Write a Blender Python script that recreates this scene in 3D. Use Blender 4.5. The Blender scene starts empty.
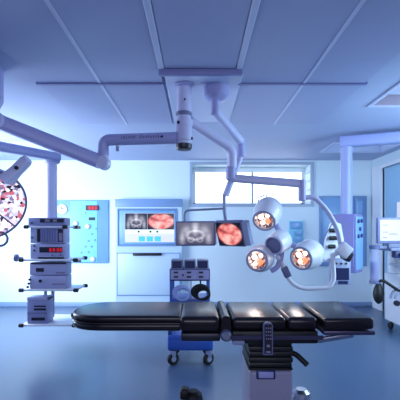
import bpy, bmesh, math, random
from mathutils import Vector, Matrix
random.seed(7)
sc = bpy.context.scene
C = sc.collection
PI = math.pi
CAMH, VX, HY, F = 1.35, 197.0, 231.5, 400.0
CEIL = 2.63
YB = 7.2          # back wall

def P(px, py, Y):
    """a point of the room measured off the photograph at distance Y"""
    return Vector(((px-VX)*Y/F, Y, CAMH-(py-HY)*Y/F))

# ------------------------------------------------------------------ materials
def S(r, g, b):
    f = lambda c: c/12.92 if c <= .04045 else ((c+.055)/1.055)**2.4
    return (f(r/255), f(g/255), f(b/255), 1)

def mat(name, col, rough=.5, metal=0., spec=.5, emit=None, es=0., vary=.06, scale=6., bump=0., bscale=200., coat=0.):
    m = bpy.data.materials.new(name); m.use_nodes = True
    nt = m.node_tree; b = nt.nodes['Principled BSDF']
    b.inputs['Base Color'].default_value = col
    b.inputs['Roughness'].default_value = rough
    b.inputs['Metallic'].default_value = metal
    b.inputs['Specular IOR Level'].default_value = spec
    b.inputs['Coat Weight'].default_value = coat
    if emit:
        b.inputs['Emission Color'].default_value = emit
        b.inputs['Emission Strength'].default_value = es
    tc = nt.nodes.new('ShaderNodeTexCoord')
    if vary:
        n = nt.nodes.new('ShaderNodeTexNoise'); n.inputs['Scale'].default_value = scale
        nt.links.new(tc.outputs['Object'], n.inputs['Vector'])
        r = nt.nodes.new('ShaderNodeMixRGB'); r.blend_type = 'MIX'
        r.inputs[1].default_value = tuple(c*(1-vary) for c in col[:3])+(1,)
        r.inputs[2].default_value = tuple(min(1, c*(1+vary)) for c in col[:3])+(1,)
        nt.links.new(n.outputs['Fac'], r.inputs[0]); nt.links.new(r.outputs[0], b.inputs['Base Color'])
    if bump:
        n2 = nt.nodes.new('ShaderNodeTexNoise'); n2.inputs['Scale'].default_value = bscale
        nt.links.new(tc.outputs['Object'], n2.inputs['Vector'])
        bp = nt.nodes.new('ShaderNodeBump'); bp.inputs['Strength'].default_value = bump
        bp.inputs['Distance'].default_value = .01
        nt.links.new(n2.outputs['Fac'], bp.inputs['Height']); nt.links.new(bp.outputs[0], b.inputs['Normal'])
    return m

M = {}
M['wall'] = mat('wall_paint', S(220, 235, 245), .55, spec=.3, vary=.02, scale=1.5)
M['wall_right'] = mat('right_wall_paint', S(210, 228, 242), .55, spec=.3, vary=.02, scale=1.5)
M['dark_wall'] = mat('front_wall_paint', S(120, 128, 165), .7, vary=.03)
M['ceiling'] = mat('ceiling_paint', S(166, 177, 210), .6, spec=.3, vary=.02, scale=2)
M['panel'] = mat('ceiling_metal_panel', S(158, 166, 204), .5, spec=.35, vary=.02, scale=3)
M['tbar'] = mat('ceiling_tbar', S(188, 195, 226), .45, vary=.02)
M['shadowbar'] = mat('ceiling_dark_bar', S(122, 126, 178), .5, vary=.02)
M['floor'] = mat('floor_vinyl', S(76, 96, 126), .28, spec=.5, vary=.05, scale=2.5, bump=.03, bscale=40)
M['base'] = mat('coved_skirting', S(140, 165, 205), .4, vary=.03)
M['lav'] = mat('lavender_enamel', S(194, 196, 230), .35, vary=.02)
M['lavd'] = mat('lavender_grey_enamel', S(162, 164, 212), .4, vary=.03)
M['dev'] = mat('device_enamel', S(162, 166, 206), .4, vary=.03)
M['devd'] = mat('device_enamel_dark', S(136, 140, 186), .4, vary=.03)
M['pend'] = mat('pendant_enamel', S(150, 160, 212), .4, vary=.03)
M['pendd'] = mat('pendant_head_enamel', S(124, 122, 180), .45, vary=.03)
M['casing'] = mat('table_column_casing', S(150, 146, 172), .4, vary=.03)
M['darkrail'] = mat('dark_anodised_rail', S(74, 70, 98), .35, metal=.5, vary=.03)
M['white'] = mat('white_enamel', S(226, 230, 242), .3, vary=.02)
M['grey'] = mat('grey_enamel', S(140, 148, 180), .4, vary=.03)
M['midgrey'] = mat('mid_grey', S(104, 110, 150), .45, vary=.03)
M['dark'] = mat('dark_plastic', S(24, 26, 44), .4, vary=.05)
M['black'] = mat('black_rubber', S(12, 12, 18), .5, vary=.05)
M['leather'] = mat('black_upholstery', S(26, 22, 28), .27, spec=.42, vary=.08, scale=9, bump=.015, bscale=300)
M['steel'] = mat('brushed_steel', S(190, 192, 205), .28, metal=1, vary=.04, scale=30)
M['rail'] = mat('anodised_rail', S(120, 116, 150), .35, metal=.8, vary=.03)
M['blue'] = mat('blue_enamel', S(48, 92, 184), .35, vary=.04)
M['dblue'] = mat('dark_blue_enamel', S(34, 46, 110), .4, vary=.04)
M['pblue'] = mat('panel_blue_lacquer', S(124, 168, 216), .3, vary=.03)
M['cyan'] = mat('cyan_lacquer', S(120, 196, 226), .35, vary=.03)
M['cab'] = mat('cabinet_lacquer', S(190, 212, 236), .35, vary=.02)
M['cabframe'] = mat('cabinet_frame', S(120, 150, 196), .4, vary=.02)
M['wframe'] = mat('window_frame_paint', S(160, 174, 200), .4, vary=.03)
M['reveal'] = mat('window_reveal_paint', S(228, 234, 240), .5, vary=.02)
M['cream'] = mat('warm_troffer_lining', S(150, 140, 160), .4, vary=.02)
M['red'] = mat('red_display', S(170, 24, 40), .3, emit=S(200, 20, 50), es=.5, vary=0)
M['redfilter'] = mat('red_filter_glass', S(200, 40, 40), .2, vary=0)
M['screenblue'] = mat('screen_dark_blue', S(24, 30, 66), .2, emit=S(30, 44, 100), es=.18, vary=0)
M['screenwhite'] = mat('screen_white', S(150, 150, 160), .3, emit=S(232, 234, 252), es=.5, vary=0)
M['inkgrey'] = mat('screen_text_grey', S(120, 112, 145), .4, emit=S(120, 110, 150), es=.1, vary=0)
M['tube_light'] = mat('lit_lamp_panel', S(255, 255, 255), .5, emit=(.70, .85, 1, 1), es=.9, vary=0)
M['tube_light_r'] = mat('lit_lamp_panel_dim', S(255, 255, 255), .5, emit=(.6, .78, 1, 1), es=.5, vary=0)
M['tube_off'] = mat('unlit_diffuser', S(180, 184, 214), .4, vary=.02)
M['door'] = mat('door_lacquer', S(158, 200, 234), .4, vary=.03)
M['warm'] = mat('warm_bulb', S(255, 240, 220), .3, emit=(1, .86, .76, 1), es=2.2, vary=0)
M['amber'] = mat('amber_lamp_glow', S(220, 120, 70), .3, emit=(.9, .34, .18, 1), es=.8, vary=0)
M['clear'] = mat('clear_acrylic', S(200, 205, 240), .1, vary=0)
b_ = M['clear'].node_tree.nodes['Principled BSDF']; b_.inputs['Alpha'].default_value = .35

def glass_mat():
    m = bpy.data.materials.new('window_glass'); m.use_nodes = True; nt = m.node_tree; nt.nodes.clear()
    out = nt.nodes.new('ShaderNodeOutputMaterial'); mx = nt.nodes.new('ShaderNodeMixShader')
    t = nt.nodes.new('ShaderNodeBsdfTransparent'); g = nt.nodes.new('ShaderNodeBsdfGlossy'); g.inputs['Roughness'].default_value = .02
    fr = nt.nodes.new('ShaderNodeFresnel'); fr.inputs['IOR'].default_value = 1.3
    t.inputs['Color'].default_value = (.96, .98, 1, 1)
    nt.links.new(fr.outputs[0], mx.inputs[0]); nt.links.new(t.outputs[0], mx.inputs[1]); nt.links.new(g.outputs[0], mx.inputs[2])
    nt.links.new(mx.outputs[0], out.inputs[0]); return m
M['glass'] = glass_mat()

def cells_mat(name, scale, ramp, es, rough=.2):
    """facets of a lit lamp reflector: reflections painted as a glowing colour per cell"""
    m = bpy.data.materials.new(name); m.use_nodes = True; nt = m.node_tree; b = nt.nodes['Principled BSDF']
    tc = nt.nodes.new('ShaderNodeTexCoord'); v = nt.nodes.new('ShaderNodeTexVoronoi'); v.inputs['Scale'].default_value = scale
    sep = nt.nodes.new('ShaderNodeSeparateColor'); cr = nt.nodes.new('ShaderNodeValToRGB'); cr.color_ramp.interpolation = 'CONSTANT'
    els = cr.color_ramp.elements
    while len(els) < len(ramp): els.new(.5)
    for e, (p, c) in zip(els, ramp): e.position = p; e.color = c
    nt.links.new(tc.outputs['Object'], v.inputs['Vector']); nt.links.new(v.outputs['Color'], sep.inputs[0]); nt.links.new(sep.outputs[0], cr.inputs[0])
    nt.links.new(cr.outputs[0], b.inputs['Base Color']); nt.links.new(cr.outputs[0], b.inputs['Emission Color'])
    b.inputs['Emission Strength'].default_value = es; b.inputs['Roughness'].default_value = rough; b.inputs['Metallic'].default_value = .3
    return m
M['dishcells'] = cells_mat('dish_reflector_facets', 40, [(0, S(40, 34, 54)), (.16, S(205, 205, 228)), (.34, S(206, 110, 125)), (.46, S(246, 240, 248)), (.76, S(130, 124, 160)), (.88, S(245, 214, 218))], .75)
M['headcells'] = cells_mat('lamp_reflector_facets', 42, [(0, S(96, 80, 92)), (.3, S(190, 178, 184)), (.5, S(205, 120, 84)), (.62, S(250, 236, 222)), (.82, S(120, 62, 56))], .32)

def xray_mat(name, dark=False):
    """grey pelvis radiograph: soft lobes and bands on black"""
    m = bpy.data.materials.new(name); m.use_nodes = True; nt = m.node_tree; b = nt.nodes['Principled BSDF']
    N = nt.nodes.new; L = nt.links.new
    tc = N('ShaderNodeTexCoord'); sp = N('ShaderNodeSeparateXYZ'); L(tc.outputs['Generated'], sp.inputs[0])
    def mth(op, a, c=None):
        n = N('ShaderNodeMath'); n.operation = op
        for i, v in enumerate((a, c)):
            if v is None: continue
            if isinstance(v, (int, float)): n.inputs[i].default_value = v
            else: L(v, n.inputs[i])
        return n.outputs[0]
    ux = mth('ABSOLUTE', mth('SUBTRACT', sp.outputs['X'], .5)); uz = sp.outputs['Z']
    def blob(cx, cz, rx, rz, src=ux):
        dx = mth('DIVIDE', mth('SUBTRACT', src, cx), rx); dz = mth('DIVIDE', mth('SUBTRACT', uz, cz), rz)
        d = mth('ADD', mth('MULTIPLY', dx, dx), mth('MULTIPLY', dz, dz))
        return mth('POWER', 2.718, mth('MULTIPLY', d, -1.2))
    def ring(cx, cz, rx, rz, w):
        dx = mth('DIVIDE', mth('SUBTRACT', ux, cx), rx); dz = mth('DIVIDE', mth('SUBTRACT', uz, cz), rz)
        d = mth('SQRT', mth('ADD', mth('MULTIPLY', dx, dx), mth('MULTIPLY', dz, dz)))
        e = mth('DIVIDE', mth('SUBTRACT', d, 1), w)
        return mth('POWER', 2.718, mth('MULTIPLY', mth('MULTIPLY', e, e), -1))
    v = mth('MULTIPLY', blob(0, .72, .09, .3), .75)                       # spine
    v = mth('ADD', v, mth('MULTIPLY', blob(.24, .66, .12, .2), .42))      # iliac wings
    v = mth('ADD', v, mth('MULTIPLY', ring(.0, .42, .22, .2, .25), .4))   # pelvic ring
    v = mth('ADD', v, mth('MULTIPLY', ring(.12, .22, .08, .1, .3), .28))
    v = mth('ADD', v, mth('MULTIPLY', blob(.36, .3, .08, .28), .5))       # femurs
    n = N('ShaderNodeTexNoise'); n.inputs['Scale'].default_value = 9; L(tc.outputs['Generated'], n.inputs['Vector'])
    v = mth('MULTIPLY', v, mth('ADD', mth('MULTIPLY', n.outputs['Fac'], .8), .6))
    cr = N('ShaderNodeValToRGB'); cr.color_ramp.elements[0].color = S(64, 62, 92) if not dark else S(24, 34, 60); cr.color_ramp.elements[1].color = S(236, 236, 250)
    L(v, cr.inputs[0]); L(cr.outputs[0], b.inputs['Emission Color']); b.inputs['Base Color'].default_value = (.01, .01, .02, 1)
    b.inputs['Emission Strength'].default_value = .8; b.inputs['Roughness'].default_value = .2
    return m
M['xray'] = xray_mat('radiograph_screen'); M['xray2'] = xray_mat('radiograph_screen_dark', True)

def endo_mat(name):
    """endoscope picture: a pink-red round view with dark folds on black"""
    m = bpy.data.materials.new(name); m.use_nodes = True; nt = m.node_tree; b = nt.nodes['Principled BSDF']
    N = nt.nodes.new; L = nt.links.new
    tc = N('ShaderNodeTexCoord'); mp = N('ShaderNodeMapping'); mp.inputs['Location'].default_value = (-.5, 0, -.5)
    L(tc.outputs['Generated'], mp.inputs[0])
    n = N('ShaderNodeTexNoise'); n.inputs['Scale'].default_value = 3.2; n.inputs['Detail'].default_value = 1.5; L(mp.outputs[0], n.inputs['Vector'])
    cr = N('ShaderNodeValToRGB'); e = cr.color_ramp.elements
    e[0].position = .30; e[0].color = S(110, 24, 34); e[1].position = .66; e[1].color = S(255, 196, 186)
    k = e.new(.45); k.color = S(228, 110, 104)
    L(n.outputs['Fac'], cr.inputs[0])
    sp = N('ShaderNodeSeparateXYZ'); L(mp.outputs[0], sp.inputs[0])
    cb = N('ShaderNodeCombineXYZ'); L(sp.outputs[0], cb.inputs[0]); L(sp.outputs[2], cb.inputs[1])
    ln = N('ShaderNodeVectorMath'); ln.operation = 'LENGTH'; L(cb.outputs[0], ln.inputs[0])
    mk = N('ShaderNodeMapRange'); mk.inputs[1].default_value = .44; mk.inputs[2].default_value = .52; mk.inputs[3].default_value = 1; mk.inputs[4].default_value = 0
    L(ln.outputs['Value'], mk.inputs[0])
    mx = N('ShaderNodeMixRGB'); mx.inputs[1].default_value = (.004, .003, .006, 1); L(mk.outputs[0], mx.inputs[0]); L(cr.outputs[0], mx.inputs[2])
    L(mx.outputs[0], b.inputs['Emission Color']); b.inputs['Base Color'].default_value = (.01, .01, .02, 1)
    b.inputs['Emission Strength'].default_value = .85; b.inputs['Roughness'].default_value = .2
    return m
M['endo'] = endo_mat('endoscope_screen')

def perf_ceiling():
    m = M['panel']; nt = m.node_tree; b = nt.nodes['Principled BSDF']
    tc = nt.nodes.new('ShaderNodeTexCoord'); v = nt.nodes.new('ShaderNodeTexVoronoi'); v.inputs['Scale'].default_value = 60; v.inputs['Randomness'].default_value = 0
    bp = nt.nodes.new('ShaderNodeBump'); bp.inputs['Strength'].default_value = .12; bp.inputs['Distance'].default_value = .004
    nt.links.new(tc.outputs['Object'], v.inputs['Vector']); nt.links.new(v.outputs['Distance'], bp.inputs['Height']); nt.links.new(bp.outputs[0], b.inputs['Normal'])
perf_ceiling()

# ------------------------------------------------------------------ mesh helpers
LOC = {}
def obj(name, bm, m, parent=None, kind=None, label=None, smooth=35):
    bmesh.ops.remove_doubles(bm, verts=bm.verts, dist=1e-6)
    bmesh.ops.recalc_face_normals(bm, faces=bm.faces)
    for f in bm.faces: f.smooth = True
    for e in bm.edges:
        if len(e.link_faces) != 2 or e.calc_face_angle(0) > math.radians(smooth): e.smooth = False
    lo = Vector((min(v.co[i] for v in bm.verts) for i in range(3))); hi = Vector((max(v.co[i] for v in bm.verts) for i in range(3)))
    c = (lo+hi)/2
    if parent is None: c.z = lo.z
    for v in bm.verts: v.co -= c
    me = bpy.data.meshes.new(name); bm.to_mesh(me); bm.free(); me.materials.append(M[m])
    o = bpy.data.objects.new(name, me); C.objects.link(o)
    LOC[o] = c.copy()
    if parent: o.parent = parent; o.location = c-LOC[parent]
    else: o.location = c
    if kind: o['kind'] = kind
    if label: o['label'] = label
    return o

def thing(name, label, cat, loc, group=None):
    o = bpy.data.objects.new(name, None); C.objects.link(o); o.empty_display_size = .1
    o.location = loc; LOC[o] = Vector(loc); o['label'] = label; o['category'] = cat
    if group: o['group'] = group
    return o
def tag(o, label, cat, group=None):
    o['label'] = label; o['category'] = cat
    if group: o['group'] = group
    return o

def NB(): return bmesh.new()

def box(bm, x0, x1, y0, y1, z0, z1, bev=0., seg=2, mtx=None):
    r = bmesh.ops.create_cube(bm, size=1)
    vs = r['verts']
    for v in vs:
        v.co = Vector((x0+(v.co.x+.5)*(x1-x0), y0+(v.co.y+.5)*(y1-y0), z0+(v.co.z+.5)*(z1-z0)))
    if bev:
        es = list({e for v in vs for e in v.link_edges})
        rr = bmesh.ops.bevel(bm, geom=es, offset=bev, segments=seg, profile=.5, affect='EDGES')
        vs = list({v for f in rr['faces'] for v in f.verts} | {v for v in vs if v.is_valid})
    if mtx is not None:
        for v in vs: v.co = mtx @ v.co
    return bm
def B(*a, **k): return box(NB(), *a, **k)

def frame_for(d):
    d = d.normalized(); up = Vector((0, 0, 1)) if abs(d.z) < .95 else Vector((1, 0, 0))
    a = d.cross(up).normalized(); return a, d.cross(a).normalized()

def sweep(bm, pts, prof, closed=False):
    """sweep a closed 2D profile along a polyline"""
    pts = [Vector(p) for p in pts]; n = len(pts); rings = []
    dirs = []
    for i in range(n):
        if closed: d = (pts[(i+1) % n]-pts[i-1])
        else: d = (pts[min(i+1, n-1)]-pts[max(i-1, 0)])
        dirs.append(d.normalized())
    a, b = frame_for(dirs[0])
    for i in range(n):
        if i:
            q = dirs[i-1].rotation_difference(dirs[i]); a = q @ a; b = q @ b
        k = prof(i/(n-1)) if callable(prof) else prof
        s = 1.
        if 0 < i < n-1 or closed:
            p0, p1 = pts[i-1], pts[(i+1) % n]
            c = (pts[i]-p0).normalized().dot((p1-pts[i]).normalized()); s = 1/max(.5, math.sqrt(max(.0, (1+c)/2)))
        rings.append([bm.verts.new(pts[i]+a*u+b*v) for u, v in k])
    m = len(rings[0])
    for i in range(n-1 if not closed else n):
        r0, r1 = rings[i], rings[(i+1) % n]
        for j in range(m):
            bm.faces.new((r0[j], r0[(j+1) % m], r1[(j+1) % m], r1[j]))
    if not closed:
        bm.faces.new(rings[0]); bm.faces.new(rings[-1][::-1])
    return bm

def circ(r, n=14): return [(r*math.cos(2*PI*i/n), r*math.sin(2*PI*i/n)) for i in range(n)]
def rrect(w, h, r, n=3):
    o = []
    for cx, cy, a0 in ((w/2-r, h/2-r, 0), (-w/2+r, h/2-r, 90), (-w/2+r, -h/2+r, 180), (w/2-r, -h/2+r, 270)):
        for k in range(n+1):
            a = math.radians(a0+90*k/n); o.append((cx+r*math.cos(a), cy+r*math.sin(a)))
    return o
def fillet(pts, rad, n=6):
    pts = [Vector(p) for p in pts]; out = [pts[0]]
    for i in range(1, len(pts)-1):
        p, a, b = pts[i], pts[i-1], pts[i+1]
        r = min(rad, (a-p).length*.48, (b-p).length*.48)
        s = p+(a-p).normalized()*r; e = p+(b-p).normalized()*r
        for k in range(n+1):
            t = k/n; out.append(s*(1-t)**2+p*2*t*(1-t)+e*t*t)
    out.append(pts[-1]); return out
def tube(bm, pts, r, rad=0., n=14):
    return sweep(bm, fillet(pts, rad) if rad else pts, circ(r, n))
def cyl(bm, p0, p1, r0, r1=None, n=24, bev=0.):
    p0, p1 = Vector(p0), Vector(p1); r1 = r0 if r1 is None else r1
    L = (p1-p0).length
    prof = [(0, 0), (r0-bev, 0)] + ([(r0, bev)] if bev else []) + ([(r1, L-bev)] if bev else [(r1, L)] ) + ([(r1-bev, L)] if bev else []) + [(0, L)]
    if not bev: prof = [(0, 0), (r0, 0), (r1, L), (0, L)]
    return lathe(bm, p0, p1-p0, prof, n)
def lathe(bm, o, axis, prof, n=24):
    """prof: (radius, height along axis)"""
    o = Vector(o); d = Vector(axis).normalized(); a, b = frame_for(d); rings = []
    for r, h in prof:
        if r < 1e-6: rings.append([bm.verts.new(o+d*h)])
        else: rings.append([bm.verts.new(o+d*h+(a*math.cos(2*PI*i/n)+b*math.sin(2*PI*i/n))*r) for i in range(n)])
    for r0, r1 in zip(rings, rings[1:]):
        for i in range(n):
            j = (i+1) % n
            if len(r0) == 1 and len(r1) == 1: break
            if len(r0) == 1: bm.faces.new((r0[0], r1[i], r1[j]))
            elif len(r1) == 1: bm.faces.new((r0[i], r0[j], r1[0]))
            else: bm.faces.new((r0[i], r0[j], r1[j], r1[i]))
    return bm
def prism(bm, outline, z0, z1, bev=0., seg=3):
    """outline in XY, extruded in Z"""
    vs = [bm.verts.new((x, y, z0)) for x, y in outline]; f = bm.faces.new(vs)
    r = bmesh.ops.extrude_face_region(bm, geom=[f]); nv = [v for v in r['geom'] if isinstance(v, bmesh.types.BMVert)]
    for v in nv: v.co.z = z1
    if bev:
        es = [e for e in bm.edges if abs(e.verts[0].co.z-e.verts[1].co.z) < 1e-6]
        bmesh.ops.bevel(bm, geom=es, offset=bev, segments=seg, profile=.5, affect='EDGES')
    return bm
def torus(bm, c, axis, R, r, n=28, m=10):
    a, b = frame_for(Vector(axis)); c = Vector(c)
    pts = [c+(a*math.cos(2*PI*i/n)+b*math.sin(2*PI*i/n))*R for i in range(n)]
    return sweep(bm, pts, circ(r, m), closed=True)
def orient(origin, n, up=Vector((0, 0, 1))):
    """matrix whose local -Y is the facing direction n, Z near up"""
    y = -Vector(n).normalized(); x = y.cross(up).normalized(); z = x.cross(y)
    m = Matrix((x, y, z)).transposed().to_4x4(); m.translation = Vector(origin); return m

# ------------------------------------------------------------------ the room
XL, XR, YF = -3.9, 3.15, -1.6
obj('floor', B(XL-.2, XR+.2, YF-.2, YB+.7, -.12, 0), 'floor', kind='structure')

# ceiling slab with openings for the three recessed lights
holes = [(-3.35, -1.86, 5.72, 6.18), (2.0, 2.95, 5.75, 6.4), (1.77, 2.75, 2.9, 4.05)]
def grid_with_holes(xs, ys, inside, z0, z1):
    bm = NB(); xs = sorted(set(xs)); ys = sorted(set(ys))
    for i in range(len(xs)-1):
        for j in range(len(ys)-1):
            cx, cy = (xs[i]+xs[i+1])/2, (ys[j]+ys[j+1])/2
            if not inside(cx, cy): box(bm, xs[i], xs[i+1], ys[j], ys[j+1], z0, z1)
    return bm
xs = [XL-.2, XR+.2]+[h[k] for h in holes for k in (0, 1)]; ys = [YF-.2, YB+.7]+[h[k] for h in holes for k in (2, 3)]
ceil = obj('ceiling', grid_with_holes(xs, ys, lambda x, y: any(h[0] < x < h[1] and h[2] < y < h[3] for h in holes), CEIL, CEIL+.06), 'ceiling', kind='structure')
obj('ceiling_lid', B(XL-.2, XR+.2, YF-.2, YB+.7, CEIL+.3, CEIL+.36), 'dark_wall', ceil)

# metal panels with the T bars between
gx = [-1.37, -.826, -.276, .326, .912, 1.45]; gy = [-.35, .98, 2.2, 3.42, 4.72]
gy = [-.60, .74, 2.08, 3.42, 4.72]
bm = NB()
for i in range(5):
    for j in range(4):
        if i == 2 and j < 3: continue
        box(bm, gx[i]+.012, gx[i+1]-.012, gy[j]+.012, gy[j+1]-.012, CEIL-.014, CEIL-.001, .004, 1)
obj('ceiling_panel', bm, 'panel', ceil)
n = 1
for x in gx[1:5]:
    if x in (-.276, .326):
        obj('trim_%d' % n, B(x-.022, x+.022, gy[0], 3.1, CEIL-.024, CEIL-.001, .005, 1), 'tbar', kind='structure')
    else:
        obj('trim_%d' % n, B(x-.014, x+.014, gy[0], gy[4], CEIL-.02, CEIL-.001, .004, 1), 'tbar', kind='structure')
    n += 1
for (a, b) in ((gx[0], -.3), (.35, gx[5])):
    for y in gy[1:4]:
        obj('trim_%d' % n, B(a, b, y-.016, y+.016, CEIL-.026, CEIL-.001), 'shadowbar', kind='structure'); n += 1  # dark cross bars: shadow lines between panels put into the colour
# centre strip: panel, end rail and clear plate round the mounts
obj('trim_%d' % n, B(-.25, .30, gy[0], 3.09, CEIL-.02, CEIL-.001, .004, 1), 'panel', kind='structure'); n += 1
obj('trim_%d' % n, B(-.30, .355, 3.10, 3.15, CEIL-.062, CEIL-.001, .008, 2), 'shadowbar', kind='structure'); n += 1
obj('trim_%d' % n, B(-.26, .37, 3.2, 4.6, CEIL-.022, CEIL-.0145, .003, 1), 'tbar', kind='structure'); n += 1

# back wall with the high window
WX0, WX1, WZ0, WZ1 = -.08, 2.05, 1.845, 2.555
bm = NB(); D = .52
box(bm, XL-.2, WX0, YB, YB+D, 0, CEIL); box(bm, WX1, XR+.2, YB, YB+D, 0, CEIL)
box(bm, WX0, WX1, YB, YB+D, 0, WZ0); box(bm, WX0, WX1, YB, YB+D, WZ1, CEIL)
obj('wall_back', bm, 'wall', kind='structure')
obj('wall_left', B(XL-.2, XL, YF-.2, YB, 0, CEIL), 'wall', kind='structure')
obj('wall_front', B(XL, XR, YF-.2, YF, 0, CEIL), 'dark_wall', kind='structure')
DY0, DY1, DZ = 5.95, 6.78, 2.42
bm = NB(); box(bm, XR, XR+.2, YF-.2, DY0, 0, CEIL); box(bm, XR, XR+.2, DY1, YB, 0, CEIL); box(bm, XR, XR+.2, DY0, DY1, DZ, CEIL)
obj('wall_right', bm, 'wall_right', kind='structure')
obj('baseboard_back', B(XL, XR, YB-.015, YB, 0, .085, .006, 2), 'base', kind='structure')
obj('baseboard_left', B(XL, XL+.015, YF, YB-.016, 0, .085, .006, 2), 'base', kind='structure')
obj('baseboard_right', B(XR-.015, XR, YF, DY0-.09, 0, .085, .006, 2), 'base', kind='structure')

# window
win = bpy.data.objects.new('window_1', None); C.objects.link(win); win['kind'] = 'structure'
win.location = ((WX0+WX1)/2, YB, WZ0); LOC[win] = Vector(win.location)
bm = NB(); fw = .05
for a in ((WX0-fw, WX1+fw, WZ1, WZ1+fw*.9), (WX0-fw, WX1+fw, WZ0-fw, WZ0), (WX0-fw, WX0, WZ0, WZ1), (WX1, WX1+fw, WZ0, WZ1)):
    box(bm, a[0], a[1], YB-.02, YB+.03, a[2], a[3], .004, 1)
obj('window_frame', bm, 'wframe', win)
bm = NB(); yg = YB+.44
for a in ((WX0, WX1, WZ1-.05, WZ1), (WX0, WX1, WZ0, WZ0+.05), (WX0, WX0+.05, WZ0, WZ1), (WX1-.05, WX1, WZ0, WZ1)):
    box(bm, a[0], a[1], yg, yg+.06, a[2], a[3], .004, 1)
obj('window_sash', bm, 'reveal', win)
xm = (252.5-VX)*yg/F
obj('window_mullion', B(xm-.02, xm+.02, yg-.01, yg+.06, WZ0+.05, WZ1-.05, .004, 1), 'wframe', win)
obj('window_pane', B(WX0+.05, xm-.02, yg+.02, yg+.03, WZ0+.05, WZ1-.05), 'glass', win)
obj('window_pane', B(xm+.02, WX1-.05, yg+.02, yg+.03, WZ0+.05, WZ1-.05), 'glass', win)
obj('roller_blind_box', B(WX0+.01, WX1-.01, yg-.09, yg-.02, WZ1-.08, WZ1-.005, .01, 2), 'reveal', win)
bm = NB()
for k in range(4): box(bm, WX1-.012, WX1-.002, YB+.06, yg-.1, WZ0+.1+.16*k, WZ0+.115+.16*k)
obj('blind_guide', bm, 'wframe', win)

# door in the right wall
door = bpy.data.objects.new('door_1', None); C.objects.link(door); door['kind'] = 'structure'
door.location = (XR, (DY0+DY1)/2, 0); LOC[door] = Vector(door.location)
VZ0, VZ1, VY0, VY1 = 1.5, 1.82, 6.1, 6.4
bm = NB()
for a in ((DY0, VY0, .005, DZ), (VY1, DY1, .005, DZ), (VY0, VY1, .005, VZ0), (VY0, VY1, VZ1, DZ)): box(bm, XR+.04, XR+.09, a[0], a[1], a[2], a[3])
obj('door_leaf', bm, 'door', door)
obj('vision_pane', B(XR+.05, XR+.08, VY0, VY1, VZ0, VZ1), 'screenwhite', door, label='small lit viewing pane in the blue door')
bm = NB()
box(bm, XR-.03, XR+.03, DY0-.08, DY0, 0, DZ+.06, .005, 1); box(bm, XR-.03, XR+.03, DY1, DY1+.34, 0, DZ+.06, .005, 1); box(bm, XR-.03, XR+.03, DY0, DY1, DZ, DZ+.06, .005, 1)
obj('door_frame', bm, 'white', door)
bm = NB(); tube(bm, [(XR+.04, 6.02, 1.02), (XR-.02, 6.02, 1.02), (XR-.02, 6.14, 1.02)], .01, .02)
obj('door_handle', bm, 'steel', door)

# recessed ceiling lights
def troffer(h, label, lining, lamp, depth=.16):
    x0, x1, y0, y1 = h; zt = CEIL+depth
    t = thing('ceiling_light', label, 'ceiling light', ((x0+x1)/2, (y0+y1)/2, CEIL-.012))
    bm = NB(); e = .015
    box(bm, x0+.001, x0+e, y0+.001, y1-.001, CEIL-.002, zt); box(bm, x1-e, x1-.001, y0+.001, y1-.001, CEIL-.002, zt)
    box(bm, x0+e, x1-e, y0+.001, y0+e, CEIL-.002, zt); box(bm, x0+e, x1-e, y1-e, y1-.001, CEIL-.002, zt)
    box(bm, x0, x1, y0, y1, zt, zt+.02)
    obj('housing', bm, lining, t)
    bm = NB(); w = .035
    for a in ((x0-w, x1+w, y0-w, y0), (x0-w, x1+w, y1, y1+w), (x0-w, x0, y0, y1), (x1, x1+w, y0, y1)): box(bm, a[0], a[1], a[2], a[3], CEIL-.014, CEIL-.0005)
    obj('rim', bm, 'tbar', t)
    obj('lamp_panel', B(x0+.05, x1-.05, y0+.05, y1-.05, zt-.03, zt-.005), lamp, t)
troffer(holes[0], 'lit recessed ceiling light near the back wall above the equipment tower', 'ceiling', 'tube_light')
troffer(holes[1], 'dim recessed ceiling light behind the right-hand pendant boom', 'ceiling', 'tube_light_r')
troffer(holes[2], 'large recessed ceiling light with warm lining at the upper right', 'cream', 'tube_off', .12)

# ------------------------------------------------------------------ wall unit with the built-in display
CX0, CX1, CZ0, CZ1 = -1.44, -.27, .10, 1.915
cab = thing('wall_cabinet', 'tall pale blue wall cabinet with a built-in display and a pull-down door', 'cabinet', ((CX0+CX1)/2, YB-.06, CZ0))
SX0, SX1, SZ0, SZ1 = -1.386, -.37, 1.11, 1.735
bm = NB(); y0 = YB-.12
for a in ((CX0, SX0, CZ0, CZ1), (SX1, CX1, CZ0, CZ1), (SX0, SX1, SZ1, CZ1), (SX0, SX1, CZ0, SZ0)): box(bm, a[0], a[1], y0, YB-.001, a[2], a[3])
box(bm, SX0, SX1, YB-.02, YB-.001, SZ0, SZ1)
obj('carcass', bm, 'cab', cab)
obj('cornice', B(CX0-.01, CX1+.01, y0-.012, y0+.02, CZ1-.13, CZ1+.01, .006, 2), 'cabframe', cab)
bm = NB(); w = .022
for a in ((SX0-w, SX1+w, SZ1, SZ1+w), (SX0-w, SX1+w, SZ0-w, SZ0), (SX0-w, SX0, SZ0, SZ1), (SX1, SX1+w, SZ0, SZ1)): box(bm, a[0], a[1], y0-.012, y0+.005, a[2], a[3], .003, 1)
obj('display_surround', bm, 'cabframe', cab)
dr = obj('door', B(CX0+.04, CX1-.04, y0-.02, y0-.002, .23, .96, .006, 2), 'cab', cab)
bm = NB(); w = .012
for a in ((CX0+.03, CX1-.03, .96, .975), (CX0+.03, CX1-.03, .215, .23), (CX0+.028, CX0+.04, .215, .975), (CX1-.04, CX1-.028, .215, .975)): box(bm, a[0], a[1], y0-.016, y0-.001, a[2], a[3])
obj('door_edging', bm, 'cabframe', cab)
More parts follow.
